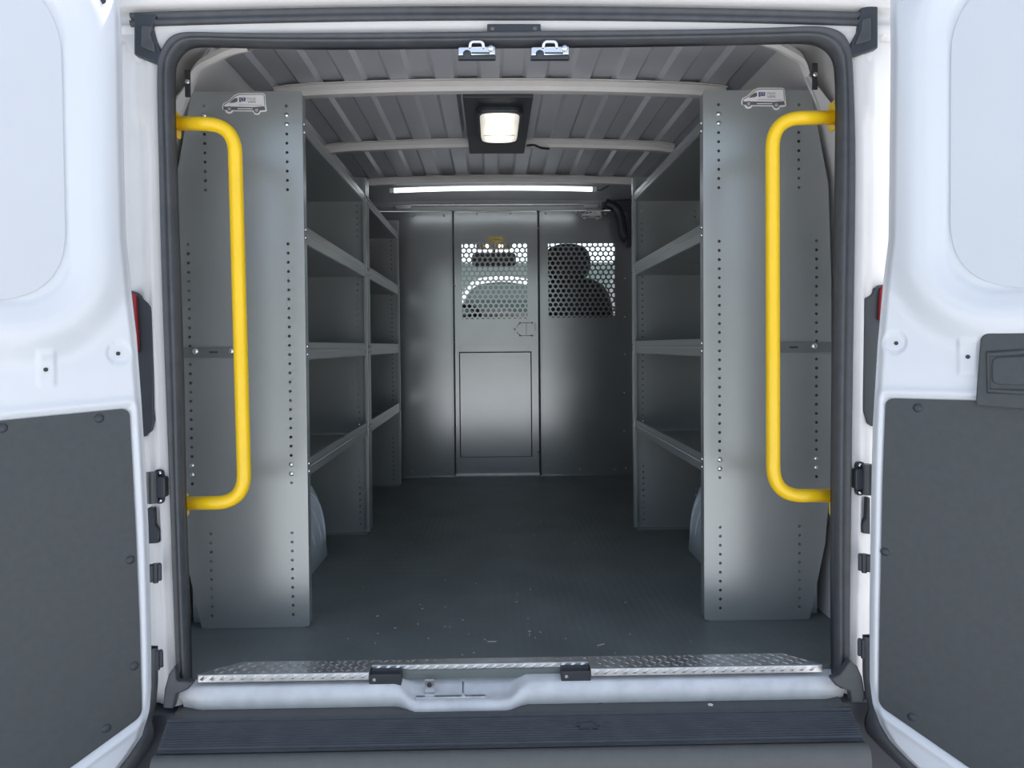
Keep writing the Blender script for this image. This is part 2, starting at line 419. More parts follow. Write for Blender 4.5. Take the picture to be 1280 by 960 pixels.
# diamond plate threshold, its middle set back
zt = .012
t = thing('threshold_plate', 'shiny diamond plate threshold along the rear edge of the floor', 'threshold plate', (0, .03, 0))
XL0, XL1, XR0, XR1 = -.737, -.335, .190, .745
outl = [(XL0, -.002), (XL1, -.002), (XL1, .038), (XR0, .038), (XR0, -.002), (XR1, -.002), (XR1-.025, .025), (XR1-.075, .068), (XL0+.085, .068), (XL0+.03, .03)]
obj('tread', MB().prism([(x, y, zt-.003) for x, y in outl], (0, 0, .003)), ALU, t)
dm = MB()
def lozenge(cx, cy, a):
    ca, sa = math.cos(a), math.sin(a); L, Wd, H = .0095, .0028, .0016
    f = lambda u, v, h: (cx+u*ca-v*sa, cy+u*sa+v*ca, zt+h)
    dm.add([f(-L, 0, 0), f(0, -Wd, 0), f(L, 0, 0), f(0, Wd, 0), f(-L*.4, 0, H), f(L*.4, 0, H)], [(0,1,5,4), (1,2,5), (2,3,4,5), (3,0,4)])
for i in range(86):
    for j in range(4):
        x = -.70+i*.0166; y = .009+j*.0166
        if XL1-.01 < x < XR0+.01 and y < .045: continue
        if (x < XL0+.10 or x > XR1-.09) and y > .03 and (x < XL0+.05+.8*(y-.02) or x > XR1-.03-.9*(y-.02)): continue
        if y > .064: continue
        lozenge(x, y, PI/4 if (i+j) % 2 else -PI/4)
pt = obj('raised_pattern', dm, ALU, t)
for x0, x1, y in ((XL0, XL1, -.002), (XL1, XR0, .038), (XR0, XR1, -.002)):
    l = MB(); l.box(x0, x1, y-.004, y, -.006, zt)
    lp = obj('lip', l, ALU, t, bevel=.0015)
    q = MB(); x = x0+.012
    while x < x1-.01:
        q.add([(x-.008, y-.004, .001), (x, y-.004, -.002), (x+.012, y-.004, .009), (x+.004, y-.004, .011), (x+.002, y-.0065, .004)], [(0,1,4), (1,2,4), (2,3,4), (3,0,4)])
        x += .0235
    obj('lip_pattern', q, ALU, lp)
for x0, x1 in ((XL1, XL1+.075), (XR0-.07, XR0)):
    bl = obj('bracket_block', MB().box(x0, x1, -.004, .036, -.022, .006), BLACKP, t, bevel=.002)
    obj('screw', MB().disc(((x0+.012), -.004, -.006), (0, -1, 0), .004, .002, 10), ZINC, bl)

# rear bumper
t = thing('rear_bumper', 'dark grey ribbed plastic step bumper below the rear sill', 'bumper', (0, -.12, -.4))
bz = -.067
def bow_y(x): return -.014*0 - .03*max(0, (abs(x)-.70))**2
rows = []
for k in range(41):
    x = -.79+1.58*k/40
    rows.append([(x, .04, bz-.002), (x*.985, -.055, bz-.002)])
obj('back_flange', MB().loft(rows), BUMPF, t, solid=.004)
rows = []
for k in range(41):
    x = -.80+1.60*k/40; e = 0
    prof = [(-.050, bz-.012), (-.056, bz+.002), (-.062, bz+.002), (-.066, bz-.003)]
    for j in range(11):
        y = -.072-.0105*j
        prof += [(y, bz-.004), (y-.003, bz), (y-.006, bz), (y-.0085, bz-.004)]
    prof += [(-.190, bz-.002), (-.204, bz-.002)]
    rows.append([(x*(.982+.32*(y+.06)), y+e, z) for y, z in prof])
obj('step_pad', MB().loft(rows), BUMPT, t)
rows = []
for k in range(41):
    x = -.80+1.60*k/40; e = 0
    rows.append([(x*.942, y+e, z) for y, z in ((-.190, bz-.008), (-.204, bz-.0045), (-.214, bz-.006), (-.223, bz-.014), (-.228, bz-.03), (-.232, bz-.12), (-.225, bz-.28), (-.19, bz-.34), (0, bz-.34))])
obj('face', MB().loft(rows), BUMPF, t, smooth=True)
for px, py in ((245, 884), (488, 881), (750, 878), (888, 881), (1035, 880)):
    p = PZ(px, py, bz)
    sc = MB().disc((p.x, p.y, bz-.001), (0, 0, 1), .0065, .002, 14)
    obj('screw', sc, STW if px == 888 else ZINC if px == 0 else BUMPF, t, bevel=.0006)
ros = MB()
p0 = PZ(735, 906, bz)
for k in range(8):
    a = 2*PI*k/8; ros.disc((p0.x+.022*math.cos(a), p0.y+.018*math.sin(a), bz-.001), (0, 0, 1), .006, .002, 8)
obj('rosette', ros, BUMPT, t)
for sg in (-1, 1):
    obj('end_skirt', MB().box(*sorted((sg*.72, sg*.945)), -.024, .045, -.50, -.0705), BLACKP, t, bevel=.004)
    P = [PY(*q, -.03) for q in ([(224, 826), (216, 838), (211, 856), (209, 879), (222, 880), (226, 862), (240, 856), (247, 848), (238, 846), (226, 846)] if sg < 0 else
                              [(1057, 820), (1066, 828), (1072, 842), (1075, 862), (1073, 872), (1058, 872), (1056, 858), (1040, 852), (1033, 843), (1044, 838)])]
    P = [p+Vector((0, -.026, 0)) for p in P]
    obj('corner_boot', MB().prism(P, (0, .022, 0)), RUBBER, t, bevel=.004)

# ------------------------------------------------------------------ shelving
Y1 = .326
GAP = .0254
def hole_cols():
    up = [1.443-GAP*i for i in range(10)]; mid = [1.066-GAP*i for i in range(27)]; low = [.266-GAP*i for i in range(10)]
    out = []
    for z in up: out += [(.596, z), (.820, z)]
    for z in mid: out += [(.597, z), (.870, z)]
    for z in low: out += [(.598, z), (.822, z)]
    return out
HOLES = hole_cols()
SCREWS = [(x, 1.443-GAP*i) for x in (.596, .820) for i in (1, 2)] + [(x, 1.066-GAP*i) for x in (.597, .870) for i in (24, 25)]
OUTL = [(.553, .004), (.553, 1.483), (.853, 1.483), (.903, 1.225), (.912, .95), (.912, .42), (.895, .215), (.851, .002)]
OUTL = [tuple(p)[:2] for p in roundpoly([(x, z, 0) for x, z in OUTL], .006, 3)]
PV, PF = holed_sheet(OUTL, [circ(x, z, .0043) for x, z in HOLES if (x, z) not in SCREWS])
def shelving(sgn, y0, y1, label, far_screws):
    root = thing('shelving_unit', label, 'shelving unit', (sgn*.73, y0, 0), 'grey steel shelving units along the van walls')
    def panel(y, fold):
        m = MB().add([(sgn*x, y, z) for x, z in PV], PF)
        pn = obj('end_panel', m, STEEL, root, solid=.002)
        fl = MB().box(*sorted((sgn*.5525, sgn*.5545)), *sorted((y, y+fold*.032)), .012, 1.475)
        fl.box(*sorted((sgn*.5545, sgn*.566)), *sorted((y+fold*.030, y+fold*.032)), .012, 1.475)
        obj('folded_edge', fl, STEEL, pn, bevel=.0006)
        ft = MB().box(*sorted((sgn*.565, sgn*.845)), *sorted((y, y+fold*.03)), .0005, .0025)
        obj('foot_flange', ft, STEEL, pn)
        for x, z in SCREWS:
            obj('bolt', MB().dome((sgn*x, y-.001, z), (0, -1, 0), .0074, .0055), ZINC, pn, smooth=True)
        return pn
    pa = panel(y0, 1); pb_ = panel(y1-.004, -1)
    for zt_, dp in ((1.410, .026), (1.119, .044), (.795, .044), (.468, .044)):
        a, b = y0+.034, y1-.038
        s = MB(); xi, xo = sgn*.557, sgn*.880
        prof = [(sgn*.564, zt_-.010), (sgn*.564, zt_-.002), (sgn*.561, zt_), (xi, zt_-.001), (xi, zt_-.018), (xi+sgn*.0015, zt_-.020), (xi+sgn*.0015, zt_-.024), (xi, zt_-.026), (xi, zt_-dp-.004), (xi+sgn*.004, zt_-dp-.006), (xo, zt_-dp-.006)]
        s.loft([[(x, y, z) for x, z in prof] for y in (a, b)])
        sh = obj('shelf', s, STEEL, root, solid=.0016)
        for y in (a-.016, b+.016):
            for dz in (-.012, -.034):
                obj('bolt', MB().dome((sgn*.5525, y, zt_+dz), (-sgn, 0, 0), .0055, .004, 8), ZINC, sh, smooth=True)
    bk = MB().loft([[(sgn*x, y, z) for x, z in ((.848, 1.40), (.905, 1.10), (.905, .42), (.89, .40))] for y in (y0+.01, y1-.012)])
    obj('back_panel', bk, STEEL, root, solid=.002)
    return root, pa
u1, p1 = shelving(-1, Y1, 1.411, 'grey steel shelving unit on the left, its perforated end beside the rear doors', 0)
u2, p2 = shelving(-1, 1.424, 2.50, 'grey shelving unit deeper in on the left, between the nearer left unit and the partition', 0)
u3, p3 = shelving(1, Y1, 1.430, 'grey steel shelving unit standing alone along the right wall', 0)
# strap that ties each end panel to the pillar
for par, sg, z, hs in ((p1, -1, .769, (.853, .754)), (p3, 1, .769, (.862, .0))):
    st = MB().box(*sorted((sg*.742, sg*.935)), Y1-.0065, Y1-.0025, z-.014, z+.014)
    so = obj('strap', st, STRAPM, par, bevel=.0008)
    obj('slot', MB().box(*sorted((sg*.792, sg*.815)), Y1-.0078, Y1-.0064, z-.002, z+.003), DARKGAP, so)
    for h in hs:
        if h: obj('bolt', MB().dome((sg*h, Y1-.0065, z+.003), (0, -1, 0), .010, .007, 8), ZINC, par, smooth=True)

# ------------------------------------------------------------------ wheel arches
for sg, lab in ((-1, 'pale blue-grey wheel arch bulging out beneath the left shelving'), (1, 'pale blue-grey wheel arch bulging out beneath the right shelving')):
    xi = .665 if sg < 0 else .70
    rows = []; N = 20
    yc, R, H = .58, .56, .398
    for k in range(N+1):
        a = PI*k/N
        y = yc-R*math.cos(a); z = H*math.sin(a)**.75 if 0 < k < N else 0
        y = max(y, .38)
        rows.append([(sg*.895, y, z), (sg*(xi+.10), y, z*.99), (sg*(xi+.055), yc+(y-yc)*.985, z*.965), (sg*(xi+.025), yc+(y-yc)*.96, z*.90), (sg*(xi+.012), yc+(y-yc)*.93, z*.80), (sg*(xi+.006), yc+(y-yc)*.90, z*.55), (sg*xi, yc+(y-yc)*.88, 0.0)])
    t = thing('wheel_arch', lab, 'wheel arch', (sg*.8, yc, 0))
    obj('shell', MB().loft(rows), ARCHM, t, smooth=True, solid=.003)
    for f in (.93, .80, .62):
        rb = []
        for k in range(11):
            a = PI*(.55+.42*k/10)
            y = yc-R*f*.93*math.cos(a); z = H*f*.86*math.sin(a)**.75
            rb.append((sg*(xi+.006), y, max(.006, z)))
        obj('pressed_rib', MB().tube(rb, .006, 6), ARCHM, t, smooth=True)

# ------------------------------------------------------------------ bulkhead
YB = 2.74
t = thing('bulkhead', 'grey steel partition with two perforated windows at the far end of the cargo floor', 'partition', (0, YB, 0))
def sheet(outer, holes, y, th=.002):
    V, F = holed_sheet(outer, holes); return MB().add([(x, y, z) for x, z in V], F)
def rect(x0, x1, z0, z1): return [(x0, z0), (x1, z0), (x1, z1), (x0, z1)]
WL = (-.214, .172, .940, 1.383); WR = (.296, .690, .944, 1.380)
obj('side_panel', sheet(rect(-.90, -.268, .006, 1.572), [], YB), STEELP, t, solid=.002)
dp = obj('door_panel', sheet(rect(-.258, .234, .020, 1.566), [rect(*WL)], YB+.004), STEELP, t, solid=.002)
sp = obj('side_panel', sheet(rect(.246, .90, .006, 1.572), [rect(*WR)], YB), STEELP, t, solid=.002)
def screen(W, y, par):
    x0, x1, z0, z1 = W; p = .0315; r = .0120; m = MB()
    rowh = p*math.sqrt(3)/2; j = 0; z = z0-.006
    while z < z1+.016:
        x = x0-.004+(p/2 if j % 2 else 0)
        while x < x1+.02:
            n = 12; vs = []
            for k in range(n):
                a = PI/6*k; vs.append((x+r*math.cos(a), y, z+r*math.sin(a)))
            for k in range(n):
                a = PI/6*k
                R_ = p/math.sqrt(3) if k % 2 else p/2
                vs.append((x+R_*math.cos(a), y, z+R_*math.sin(a)))
            m.add(vs, [(k, (k+1) % n, n+(k+1) % n, n+k) for k in range(n)])
            x += p
        z += rowh; j += 1
    return obj('perforated_screen', m, STEELP, par, solid=.0015)
screen(WL, YB+.008, dp); screen(WR, YB+.004, sp)
for x in (-.263, .240):
    obj('joint_strip', MB().box(x-.009, x+.009, YB+.006, YB+.012, .004, 1.575), DARKGAP, t)
    obj('post', MB().box(x+.008 if x > 0 else x-.016, x+.016 if x > 0 else x-.008, YB-.006, YB-.001, .004, 1.572), STEELP, t, bevel=.001)
# access cover in the door panel: a lip, a dark joint, a cover
ax0, ax1, az0, az1 = -.236, .194, .119, .745
j = MB()
for a in ((ax0, ax0+.006, az0, az1), (ax1-.006, ax1, az0, az1), (ax0, ax1, az1-.006, az1), (ax0, ax1, az0, az0+.003)):
    j.box(a[0], a[1], YB+.001, YB+.0028, a[2], a[3])
obj('cover_joint', j, DARKGAP, dp)
obj('access_cover', MB().box(ax0+.006, ax1-.006, YB-.0015, YB+.0028, az0+.003, az1-.006), STEELP, dp, bevel=.0008)
obj('cover_strip', MB().box(-.226, .176, YB-.001, YB+.0028, .748, .785), STEELP, dp, bevel=.0006)
# punched outline of the lock
lk = MB()
for px, py in ((643.5, 411.5), (650, 403.5), (665, 403.5), (650, 419.5), (665, 419.5)):
    p = PY(px, py, YB); lk.disc((p.x, YB+.0028, p.z), (0, -1, 0), .0055, .0012, 10)
for a, b_ in (((650, 419.5), (665, 419.5)), ((658, 404), (658, 419)), ((646, 408), (650, 404)), ((646, 415), (650, 419)), ((669, 404), (669, 414)), ((652, 403.5), (663, 403.5))):
    A = PY(*a, YB); B = PY(*b_, YB); lk.tube([(A.x, YB+.0026, A.z), (B.x, YB+.0026, B.z)], .0014, 5)
obj('lock_cutout', lk, DARKGAP, dp)
# foot track and head flange
obj('foot_track', MB().box(-.90, .90, YB-.012, YB+.02, .0005, .010), STEELP, t, bevel=.001)
obj('door_sill', MB().box(-.262, .236, YB-.016, YB-.002, .010, .022), ALU, t, bevel=.002)
obj('head_flange', MB().box(-.90, .90, YB-.02, YB+.0, 1.574, 1.60), STEEL, t, bevel=.002)
obj('head_rail', MB().box(-.62, .62, YB-.03, YB-.01, 1.600, 1.612), ALU, t, bevel=.004)
hp = MB().loft([[(x/10., Y, z-.02*(x/10.)**2) for x in range(-8, 9)] for Y, z in ((2.20, 1.650), (2.30, 1.648), (2.60, 1.640), (2.70, 1.632), (2.735, 1.612))])
obj('head_cover', hp, PRIMER, t, solid=.002)
for x in (-.55, .55):
    obj('head_bracket', MB().box(x-.045, x+.045, YB-.045, YB-.02, 1.582, 1.606), ZINC, t, bevel=.002)
BP = []
for px, py in ((517, 270), (555, 270), (596, 267.5), (638, 267), (682, 267), (720, 266), (757, 267), (762, 277), (575, 257), (618, 256), (660, 256), (672, 285), (774, 295), (782, 307), (781, 348), (781, 396), (781, 443), (780, 491), (780, 539), (782, 585), (768, 587), (725, 587), (684, 588), (673, 565), (568, 535), (558, 590), (516, 590), (568, 357), (567, 428), (540, 595), (702, 594), (752, 594)):
    p = PY(px, py, YB); BP.append((p.x, p.z))
for x, z in BP:
    obj('bolt', MB().dome((x, YB-.001 if z < 1.573 else YB-.02, z), (0, -1, 0), .0062, .005, 8), ZINC, t, smooth=True)
# yellow warning label, illegible small print
lb = obj('label', MB().box(-.052, .028, YB+.0015, YB+.0028, 1.390, 1.423), LABELY, dp)
lb['label'] = 'small yellow label above the left screen'
obj('label_print', MB().box(-.030, .010, YB+.001, YB+.0015, 1.403, 1.410).box(.014, .020, YB+.001, YB+.0015, 1.398, 1.408).box(-.044, -.038, YB+.001, YB+.0015, 1.398, 1.408), mat('label_ink', (.35, .24, .08), .5), lb)

# black housing at the top of the side door opening
t = thing('door_arm_housing', 'black plastic housing with a hanging arm at the upper right of the partition', 'arm housing', (.70, 2.66, 1.35))
pth = [PY(q[0], q[1], 2.62) for q in ((757, 254), (765, 257), (772, 262), (776, 276), (778, 292), (784, 300))]
obj('arm', MB().tube(fillet(pth, .03, 4), [.028+.0*i for i in range(len(fillet(pth, .03, 4)))], 12), BLACKP, t, smooth=True)
pp = [PY(q[0], q[1], 2.62) for q in ((752, 253), (770, 250), (790, 249), (790, 308), (784, 310), (783, 268), (770, 258), (753, 262))]
obj('cover', MB().prism(pp, (0, .05, 0)), BLACKP, t, bevel=.006)

# ------------------------------------------------------------------ lamps
t = thing('dome_lamp', 'square lit lamp on a black plate under the roof', 'ceiling lamp', (-.01, 1.15, 1.60))
obj('mounting_plate', MB().box(-.128, .107, .775, 1.525, 1.608, 1.624), BLACKP, t, bevel=.003)
bz_ = MB().prism(roundpoly([(-.088, .865, 1.588), (.080, .865, 1.588), (.080, 1.235, 1.588), (-.088, 1.235, 1.588)], .05, 6), (0, 0, .022))
obj('bezel', bz_, BLACKP, t, bevel=.006)
rows = []
base = roundpoly([(-.074, .880, 0), (.066, .880, 0), (.066, 1.220, 0), (-.074, 1.220, 0)], .045, 6)
c0 = Vector((-.004, 1.05, 0))
for sc_, z in ((1, 1.590), (.99, 1.583), (.95, 1.574), (.86, 1.569), (.5, 1.567), (.02, 1.5665)):
    rows.append([tuple(c0+(p-c0)*sc_+Vector((0, 0, z))) for p in base])
obj('lens', MB().loft(rows, close=True), LENS, t, smooth=True)
obj('lens_bar', MB().box(-.062, .054, 1.075, 1.083, 1.5655, 1.5675), mat('lens_rib', (.75, .70, .6), .3), t)
wp = [PZ(659, 182, 1.612), PZ(668, 181, 1.606), PZ(676, 185, 1.604), PZ(686, 186, 1.612)]
obj('wire', MB().tube(fillet([p for p in wp], .02, 4), .005, 8), BLACKP, t, smooth=True)
t = thing('tube_lamp', 'slim glowing tube lamp under the farthest roof beam', 'tube lamp', (-.03, 2.27, 1.60))
tb = [(-.560+1.070*k/16, 2.275, roofz(-.560+1.070*k/16)-.040) for k in range(17)]
obj('tube', MB().tube(tb, .0105, 10), LEDM, t, smooth=True)
obj('channel', MB().loft([[(x, y-.013, z+.013), (x, y+.013, z+.013)] for x, y, z in tb]), ALU, t, solid=.003)
for p in (tb[0], tb[-1]):
    obj('end_cap', MB().box(p[0]-.012, p[0]+.012, p[1]-.012, p[1]+.012, p[2]-.012, p[2]+.014), STW, t, bevel=.003)
obj('lead', MB().tube(fillet([(.51, 2.275, 1.603), (.54, 2.275, 1.598), (.56, 2.26, 1.606), (.58, 2.24, 1.616)], .02, 4), .003, 6), BLACKP, t)

# ------------------------------------------------------------------ header plate and latches
P0 = PY(609, 42.5, -.022); P1 = PY(676, 30, -.022)
t = thing('latch_plate', 'black screwed plate in the middle of the white header above the latches', 'plate', ((P0.x+P1.x)/2, -.02, P0.z))
obj('plate', MB().box(P0.x, P1.x, -.024, -.014, P0.z, P1.z), BLACKP, t, bevel=.002)
for x in (P0.x+.012, P1.x-.014):
    obj('screw', MB().dome((x, -.024, (P0.z+P1.z)/2), (0, -1, 0), .006, .004), BUMPF, t, smooth=True)
for (a, b_), lab in (((573, 619), 'chrome door latch under the header, left of the pair'), ((664, 711), 'chrome door latch under the header, right of the pair')):
    A = PY(a, 73, -.03); B = PY(b_, 58, -.03); cx = (A.x+B.x)/2; z0, z1 = A.z, B.z
    t = thing('door_latch', lab, 'door latch', (cx, -.02, z0), 'chrome latches under the header')
    obj('body', MB().prism([(A.x, -.032, z0+.006), (B.x, -.032, z0+.008), (B.x, -.032, z1), (A.x, -.032, z1-.002)], (0, .03, 0)), CHROME, t, bevel=.003)
    obj('under_plate', MB().box(A.x-.001, B.x+.001, -.034, -.020, z0-.003, z0+.006), BLACKP, t, bevel=.002)
    obj('slot', MB().box(cx-.012, cx+.030, -.0335, -.031, z0+.009, z0+.013), BUMPT, t)
    obj('lever', MB().dome((A.x+.020, -.032, z0+.009), (0, -1, 0), .010, .004, 12), BLACKP, t, smooth=True)
    obj('pivot', MB().dome((B.x-.010, -.032, z0+.022), (0, -1, 0), .008, .005, 12), ZINC, t, smooth=True)
    lp = fillet([(cx-.016, -.03, z1-.006), (cx-.014, -.034, z1+.009), (cx+.014, -.034, z1+.009), (cx+.016, -.03, z1-.006)], .007, 4)
    obj('loop', MB().tube(lp, .004, 8), CHROME, t, smooth=True)

# ------------------------------------------------------------------ yellow grab bars
def bar(pts, Y, label, flx, top, tail):
    P = [PY(*q, Y) for q in pts]
    P = [Vector((p.x, Y, p.z)) for p in P]
    t = thing('grab_bar', label, 'grab bar', P[-1], 'yellow grab bars on the rear pillars')
    obj('tube', MB().tube(fillet(P, .088, 12), .0168, 20), YELLOW, t, smooth=True)
    for q, rng in ((P[0], top), (P[-1], tail)):
        z0, z1 = PY(pts[0][0], rng[1], Y).z, PY(pts[0][0], rng[0], Y).z
        x = q.x; sg = -1 if x < 0 else 1
        pl = MB().prism(roundpoly([(x, Y-.032, z0), (x, Y+.032, z0), (x, Y+.032, z1), (x, Y-.032, z1)], .012, 4), (sg*.007, 0, 0))
        f = obj('flange', pl, YELLOW, t, bevel=.001)
        for z in (z0+.010, z1-.010):
            obj('bolt', MB().dome((x, Y-.012, z), (-sg, 0, 0), .006, .004, 8), ZINC, f, smooth=True)
    return t
bar([(220, 154), (293, 156), (306, 628), (230, 629)], .075, 'yellow tubular grab bar on the left rear pillar', 0, (138, 171), (619, 648))
bar([(1042, 147), (965.5, 148), (966.5, 620), (1043, 619)], .075, 'yellow tubular grab bar on the right rear pillar', 0, (126, 162), (611, 648))

# ------------------------------------------------------------------ van stickers
def sticker(label, x0, z1, w, y):
    """x0: left end, z1: top edge, w: width of the die-cut outline"""
    k = w/715.
    Q = lambda X, Z: (x0+(X-225)*k, z1-(Z-215)*k)
    t = thing('vehicle_sticker', label, 'sticker', (x0+w/2, y, z1-.35*w), 'van-shaped stickers')
    n = [0]
    def flat(nm, pts, m, lev, par=None):
        return obj(nm, MB().prism([(Q(*p)[0], y-.0006*lev, Q(*p)[1]) for p in pts], (0, .0006, 0)), m, par or t)
    OUT = [(225,440), (245,380), (330,335), (420,250), (500,215), (880,215), (915,240), (925,390), (940,490), (925,510), (840,515), (820,555), (780,564), (745,555), (715,505), (400,500), (380,532), (340,543), (300,532), (275,490), (235,475)]
    flat('backing', OUT, STW, 1)
    flat('outline', [(246,430), (262,388), (340,345), (430,262), (505,232), (875,232), (905,250), (912,420), (905,420), (895,252), (870,243), (508,243), (436,272), (346,356), (270,396), (254,436)], STG, 2)
    flat('skirt', [(246,425), (300,432), (390,430), (730,438), (905,425), (918,485), (830,492), (720,490), (395,487), (250,480)], STG, 2)
    flat('side_window', [(345,374), (380,335), (430,298), (472,290), (478,345), (440,362)], STG, 2)
    for cx_, cz_, r_ in ((343, 468, 44), (780, 490, 48)):
        wh = flat('wheel', circ(cx_, cz_, r_, 18), STG, 3)
        flat('rim', circ(cx_, cz_, r_*.58, 14), STL, 4, wh)
    flat('logo', [(500,285), (608,285), (600,345), (545,345), (505,362)], STB, 2)
    def letters(txt, X0, X1, Z0, Z1, m, lev):
        V, F = text_mesh(txt, 1)
        obj('lettering', MB().add([(Q(X0+(X1-X0)*a, Z1+(Z0-Z1)*b2)[0], y-.0006*lev, Q(X0+(X1-X0)*a, Z1+(Z0-Z1)*b2)[1]) for a, b2 in V], F), m, t)
    letters('CT', 520, 590, 298, 336, STW, 3)
    letters('MILES', 634, 766, 288, 322, STS, 2)
    letters('VAN', 634, 760, 332, 376, STB, 2)
    flat('text_line', [(490,398), (870,404), (870,412), (490,406)], STL, 2)
    flat('skirt_line', [(475,458), (715,460), (715,472), (475,470)], STW, 3)
a = PY(277.5, 116.8, Y1); sticker('van-shaped sticker at the top of the left shelving end panel', a.x, a.z, PY(333.5, 117, Y1).x-a.x, Y1-.0016)
a = PY(926, 110, Y1); sticker('van-shaped sticker at the top of the right shelving end panel', a.x, a.z, PY(982.5, 110, Y1).x-a.x, Y1-.0016)
a = PY(726.5, 262, YB); sticker('small van-shaped sticker on the steel partition near its top right', a.x, a.z, PY(752, 262, YB).x-a.x, YB-.0016)

# ------------------------------------------------------------------ open rear doors
ANG = math.radians(55.5)
def door(sg, label, H, edge, blank, panel_px, plugs, disc_px, rect_px, holes, handle=None):
    d = Vector((sg*math.sin(ANG), -math.cos(ANG), 0)); n = Vector((-sg*math.cos(ANG), -math.sin(ANG), 0))
    H = Vector(H)
    def uv(px, py):
        r = ray(px, py); k = (H-CAM).dot(n)/r.dot(n); p = CAM+r*k; return ((p-H).dot(d), p.z)
    def P3(u, z, h=0): return H+d*u+n*h+Vector((0, 0, z))
    E = sorted((z, u) for u, z in (uv(*q) for q in edge))
    ztop = 1.56; zbot = E[0][0]-.20
    slope = (E[1][1]-E[0][1])/(E[1][0]-E[0][0])
    E = [(zbot, E[0][1]+slope*(zbot-E[0][0])*.9)]+E+[(ztop, E[-1][1]+.004)]
    t = thing('van_door', label, 'van door', P3(.2, 0), 'open rear van doors')
    U1 = .80
    ub, zb_ = blank          # inner edge u and lower edge z of the blank
    bx0, bx1, bz0, bz1 = ub, U1-.10, zb_, 1.54
    def sdf(u, z, x0, x1, z0, z1, r):
        qx = abs(u-(x0+x1)/2)-(x1-x0)/2+r; qz = abs(z-(z0+z1)/2)-(z1-z0)/2+r
        return math.hypot(max(qx, 0), max(qz, 0))+min(max(qx, qz), 0)-r
    PU = [uv(*q) for q in panel_px]
    def inpoly(u, z, P):
        c = False; best = 9
        for i in range(len(P)):
            (x1, y1), (x2, y2) = P[i-1], P[i]
            if (y1 > z) != (y2 > z) and u < (x2-x1)*(z-y1)/(y2-y1)+x1: c = not c
            L2 = (x2-x1)**2+(y2-y1)**2+1e-12; tt = max(0, min(1, ((u-x1)*(x2-x1)+(z-y1)*(y2-y1))/L2))
            best = min(best, math.hypot(u-x1-tt*(x2-x1), z-y1-tt*(y2-y1)))
        return -best if c else best
    dc = uv(*disc_px); rc = [uv(*q) for q in rect_px]
    rx0, rx1 = sorted((rc[0][0], rc[1][0])); rz0, rz1 = sorted((rc[0][1], rc[1][1]))
    hl = [uv(*q) for q in holes]
    def hgt(u, z, e):
        s = sdf(u, z, bx0, bx1, bz0, bz1, .095)
        h = .030*(1-ss((s-.055)/.085)) - .010*(1-ss((s-.0)/.045))
        h -= .006*(1-ss((s+.004)/.012))
        sp_ = inpoly(u, z, PU)
        h -= .007*(1-ss((sp_+.002)/.012)) - .004*math.exp(-((sp_-.016)/.007)**2)
        r = math.hypot(u-dc[0], (z-dc[1])); h -= .004*(ss((.026-r)/.004))
        q = max(abs(u-(rx0+rx1)/2)-(rx1-rx0)/2, abs(z-(rz0+rz1)/2)-(rz1-rz0)/2); h += .004*ss((.003-q)/.005)
        de = u-e
        h -= .012*(1-ss(de/.018))                     # rolled outer edge
        return h
    NU, NZ = 170, 330; rows = []
    for j in range(NZ+1):
        z = zbot+(ztop-zbot)*j/NZ; e = interp(E, z)
        row = [P3(e+.001, z, -.050), P3(e-.001, z, -.030)]
        for i in range(NU+1):
            tt = i/NU; tt = .5*tt+.5*tt*tt
            u = e+(U1-e)*tt; row.append(P3(u, z, hgt(u, z, e)))
        row += [P3(U1, z, -.05)]
        rows.append(row)
    obj('inner_skin', MB().loft(rows), WHITE, t, smooth=True)
    wbp = [(bx0+.004, bz0+.004), (bx1-.004, bz0+.004), (bx1-.004, bz1-.004), (bx0+.004, bz1-.004)]
    obj('window_blank', MB().prism(roundpoly([P3(u, z, .0140) for u, z in wbp], .15, 10), n*.005), BLANK, t, bevel=.0012)
    rows = []
    for j in range(41):
        z = zbot+(ztop-zbot)*j/40; e = interp(E, z)
        rows.append([P3(e-.004, z, -.048), P3((e+U1)/2, z, -.058), P3(U1+.004, z, -.048)])
    obj('outer_skin', MB().loft(rows), WHITE, t, solid=.003)
    # rubber edging on the hinge side, low down
    rows = []
    for j in range(30):
        z = zbot+(.10-zbot)*j/29; e = interp(E, z)
        rows.append([P3(e+.006, z, -.016), P3(e-.014-.034*ss((-.06-z)/.07), z, -.018), P3(e-.018-.036*ss((-.06-z)/.07), z, -.030), P3(e+.0, z, -.044)])
    obj('rubber_edge', MB().loft(rows, close=True), RUBBER, t, smooth=True)
    pp = roundpoly([P3(u, z, -.006) for u, z in PU], .018, 5)
    po = obj('trim_board', MB().prism(pp, n*.004), TRIMP, t)
    for q in plugs:
        u, z = uv(*q); obj('plug', MB().dome(P3(u, z, -.002), n, .010, .004, 14), BLACKP, po, smooth=True)
    for (u, z), r_ in zip(hl, (.0045, .0045, .009)):
        obj('hole_plug', MB().disc(P3(u, z, hgt(u, z, interp(E, z))+.0002), n, r_, .0012, 12), DARKGAP, t)
    if handle:
        ho = [uv(*q) for q in handle[0]]
        h1 = obj('handle_housing', MB().prism(roundpoly([P3(u, z, -.006) for u, z in ho], .02, 5), n*.026), TRIMP, t, bevel=.005)
        hi = [uv(*q) for q in handle[1]]
        obj('handle_rim', MB().tube([P3(u, z, .0195) for u, z in hi], .006, 8), TRIMP, h1, smooth=True)
        hg = [uv(*q) for q in handle[2]]
        obj('pull_grip', MB().prism(roundpoly([P3(u, z, .016) for u, z in hg], .015, 4), n*.008), TRIMP, h1, bevel=.003)
